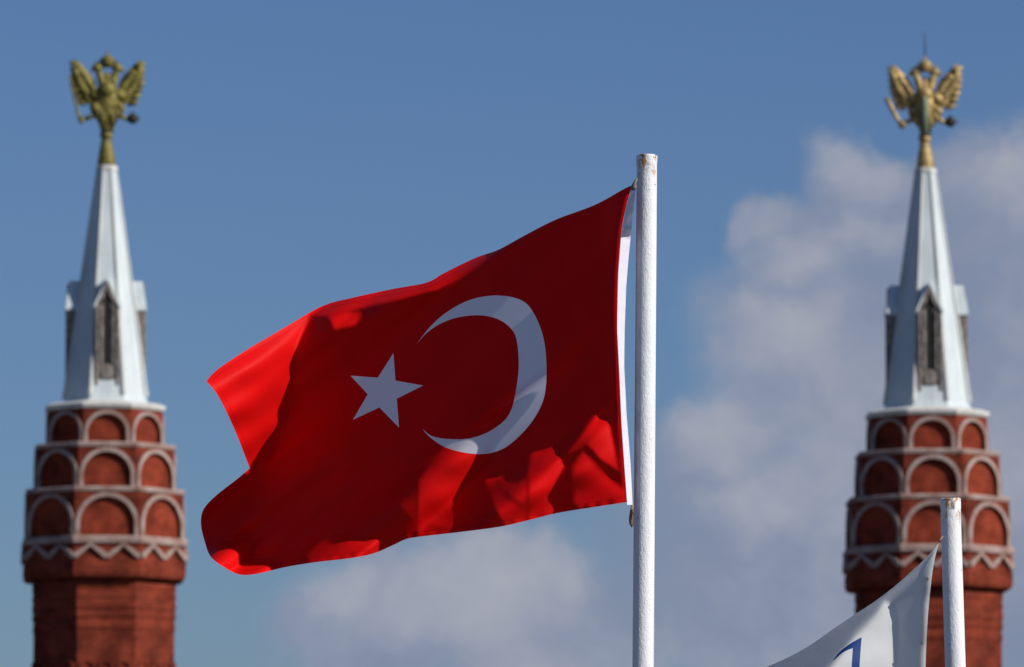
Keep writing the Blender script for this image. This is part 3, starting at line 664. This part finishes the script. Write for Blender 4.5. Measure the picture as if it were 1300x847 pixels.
# white heading sewn along the hoist
he = [(808, 234), (805.7, 253.6), (801.7, 290.5), (798, 327), (795, 364), (793, 420), (792.5, 465), (795.5, 527), (800.5, 588), (803.2, 643)]
hd = MB(); ys = np.linspace(236.5, 641, 90); nu = 6; vs = []
ie = np.array(he)
kk = D0/F
for y in ys:
    xa = np.interp(y, hs[:, 1], hs[:, 0])+.15; xb = np.interp(y, ie[:, 1], ie[:, 0]); xa = min(xa, xb-1)
    za = float(zs_red(np.array([xa]), np.array([min(y, 636)]))[0])
    tilt = -.62 if y < 292 else (-.62+1.25*min(1, (y-292)/7))
    for i in range(nu):
        f = i/(nu-1); pxx = xa+(xb-xa)*f
        vs.append(pix(pxx, y, D0+kk*(za+tilt*(pxx-xa)+.5*math.sin(y/9.+f*2)*f+.22*math.sin(y/3.1+2*math.sin(y/13.))*f-.25))-flag.location)
hd.add(vs, [(i*nu+j, i*nu+j+1, (i+1)*nu+j+1, (i+1)*nu+j) for i in range(len(ys)-1) for j in range(nu-1)])
hdo = hd.build('heading', M['heading'], flag, True)
hm = hdo.data.attributes.new('hem', 'FLOAT', 'POINT'); hm.data.foreach_set('value', np.full(len(hdo.data.vertices), 50, np.float32))
def loopath(px, py, pts, d=0): return [pix(px+a, py+b, D0+kk*(d+c))-flag.location for a, b, c in pts]
c = MB(); c.tube(loopath(806, 236, [(-3.5, 5, -2), (-1.5, 0, -3), (1, -6, -2), (2.6, -9, 0)]), [2.2*kk, 2.8*kk, 1.9*kk, 1.2*kk], 8); c.ball(pix(806, 238, D0-kk*2)-flag.location, (2.6*kk, 2.4*kk, 3.4*kk), 10, 8)
c.build('snap_clip', M['clip'], flag, True)
c = MB(); c.tube(loopath(802, 655, [(1, -14, -1), (.4, -6, -2), (-.6, 2, -3), (-.8, 9, -2), (.4, 14, -1)]), [1.6*kk, 2.6*kk, 3.0*kk, 2.6*kk, 1.3*kk], 8)
c.tube(loopath(802, 655, [(1.5, -14, -1), (2.4, -4, -4), (2, 4, -4), (1, 12, -1)]), 1.3*kk, 8)
c.build('rope_tie', M['cord'], flag, True)

# ---- flag poles
def make_pole(pt, pb, wt, wb, d, label):
    """pt, pb: top and a lower sighting of the axis; the pole runs on down to the ground"""
    a = pix(*pt, d); k = d/F; b = pix(*pb, d); b = b + Vector((0, a.y-b.y, 0)); ax = (b-a).normalized(); base = a + ax*(a.z/-ax.z)
    root = empty('flag_pole', base); tag(root, label, 'flag pole', 'white flag poles')
    n = 64; Ls = [0, .0009, .003, .006, .011, .018, .026, .034, .037, .041, .06, .1, .2, .35]; L0 = (a-base).length
    while Ls[-1] < L0-.3: Ls.append(Ls[-1]+.25)
    Ls.append(L0); vs = []; rt, rb = wt*k/2, wb*k/2; rr = random.Random(int(pt[0]))
    ph = [rr.uniform(0, 6.28) for _ in range(6)]
    for i, s in enumerate(Ls):
        r = rt + (rb-rt)*min(1, s/((b-a).length)); r *= .93 if i == 0 else .97 if i == 1 else 1.0 if s < .035 else .975
        for q in range(n):
            w = 2*math.pi*q/n; e = 0
            if s < .036: e = .0007*math.sin(3*w+ph[0])+.0006*math.sin(7*w+ph[1]+s*90)+.0004*math.sin(13*w+ph[2]+s*200)
            vs.append(Vector(((r+e)*math.cos(w), (r+e)*math.sin(w), -s + (.0009*math.sin(2*w+ph[3])+.0006*math.sin(5*w+ph[4]))*(s < .01))))
    m = len(Ls); mb = MB(); mb.add(vs, [(i*n+q_, (i+1)*n+q_, (i+1)*n+(q_+1) % n, i*n+(q_+1) % n) for i in range(m-1) for q_ in range(n)] + [tuple(range(n))])
    o = mb.build('pole_shaft', M['pole'], root, True); o.location = a-base
    o.rotation_euler = (-ax).to_track_quat('Z', 'Y').to_euler()
    bp = MB(); bp.rings([(.17, 0), (.17, .03), (.16, .035), (.07, .04), (.065, .2), (.05, .22)], 24, 0, True, True); bp.build('base_plate', M['pole'], root, False)
    return root
make_pole((821.3, 197), (815.0, 847), 26.4, 27.6, D0+20*kk, 'tall white flag pole with rust at its top, carrying the red flag')
make_pole((1206.3, 633), (1211.3, 847), 26.4, 26.8, D0+26*kk, 'short white flag pole with plain top in front of the right brick tower')

# ---- the white flag
def z7(p): return [(950+a/3.73, 620+b/3.73) for a, b in p]
wt_ = z7([(905, 253), (870, 300), (800, 368), (700, 458), (600, 535), (500, 600), (400, 668), (300, 738), (200, 795), (85, 847)]) + [(940, 862), (905, 884), (872, 912), (850, 940)]
wf_ = [(858, 990), (872, 1050), (864, 1110), (872, 1160)]
wb_ = [(930, 1150), (1000, 1130), (1080, 1118), (1180, 1096)]
wh_ = [(1178, 1040), (1173, 950), (1174, 880), (1175, 847), (1176.5, 807.7), (1179, 770), (1183, 732.6), (1187, 708.5)]
WHT = spline(wt_+wf_+wb_+wh_, 3.5, True, corners=(0, 13, 17, 21))
MARK = spline(z7([(537, 705), (531, 780), (526, 860), (520, 980), (510, 1120), (474, 1120), (482, 980), (488, 860), (492, 800), (495, 757), (470, 766), (445, 780), (415, 805), (398, 818), (415, 795), (440, 768), (470, 745), (500, 725)]), 2.5, True, corners=(0, 4, 5, 9, 13))
WL = [((1122, 762), (1130, 766), (1135, 786), (1134, 860), (1128, 960), (1060, 1000), (990, 960), (1020, 890), (1049, 847), (1084, 802), (1111, 778))]
def gwhite(X, Y):
    l = LX*X-LU*Y; mm = -LU*X-LX*Y; g = np.full(X.shape, TERM-.012)
    wav = .14*np.sin(mm/19.+1.1*np.sin(l/110.)) + .10*np.sin(mm/8.+2.)
    HX = np.full(X.shape, -.42)-LU*wav; HU = np.full(X.shape, math.tan(PITCH))+LX*wav
    for poly in WL:
        k = smooth01(.5-sdist(poly, X, Y)/6.); f = smooth01((l-690)/160.)
        g = g*(1-k)+k*(.5+.25*smooth01((1134-X)/60.)*0+.08*np.sin(l/13.+mm/19.))
    return g, HX, HU
whp = np.array(([wt_[0]]+wh_[::-1]+[wb_[-1]]))
zs_w = solve_depth(WHT, gwhite, lambda X, Y: np.where((np.abs(X-np.interp(Y, whp[:, 1], whp[:, 0])) < 6) & (Y > 684) & (Y < 1096), .6, 0.), 688, h=4.0)
wflag = empty('white_flag', pix(1180, 900, D0))
tag(wflag, 'white flag with a blue mark, partly in view beside the short pole', 'flag')
cloth(WHT, [MARK], zs_w, D0, 3.5, [('white_cloth', M['white']), ('blue_emblem', M['blue'])], wflag)
# hem strip with grommets along the hoist
hb = MB(); vs = []; ys = np.linspace(700, 1094, 80)
for y in ys:
    xb = np.interp(y, whp[:, 1], whp[:, 0])-.2; w = 10.5*min(1, (y-694)/26.)
    for i in range(5):
        x = xb-w*i/4; z = float(zs_w(np.array([x]), np.array([y]))[0]); vs.append(pix(x, y, D0+kk*(z-.9))-wflag.location)
hb.add(vs, [(i*5+j, i*5+j+1, (i+1)*5+j+1, (i+1)*5+j) for i in range(len(ys)-1) for j in range(4)])
ho = hb.build('heading', M['white'], wflag, True)
ho.data.attributes.new('hem', 'FLOAT', 'POINT').data.foreach_set('value', np.full(len(ho.data.vertices), 50, np.float32))
for gy in (735, 816.5, 900, 985, 1070):
    gx = np.interp(gy, whp[:, 1], whp[:, 0])-5.4; z = float(zs_w(np.array([gx]), np.array([gy]))[0]); gmb = MB()
    gmb.tube([pix(gx+1.3*math.cos(t), gy+1.7*math.sin(t), D0+kk*(z-1.4))-wflag.location for t in np.linspace(0, 6.28, 13)], .55*kk, 6, caps=False); gmb.build('grommet', M['clip'], wflag, True)
tp = MB(); tp.tube([pix(1191.5, 688, D0+kk*-1)-wflag.location, pix(1194.5, 684, D0-kk*1)-wflag.location, pix(1197, 681, D0+kk*2)-wflag.location], [1.3*kk, 1.0*kk, .8*kk], 8); tp.build('rope_tie', M['cord'], wflag, True)
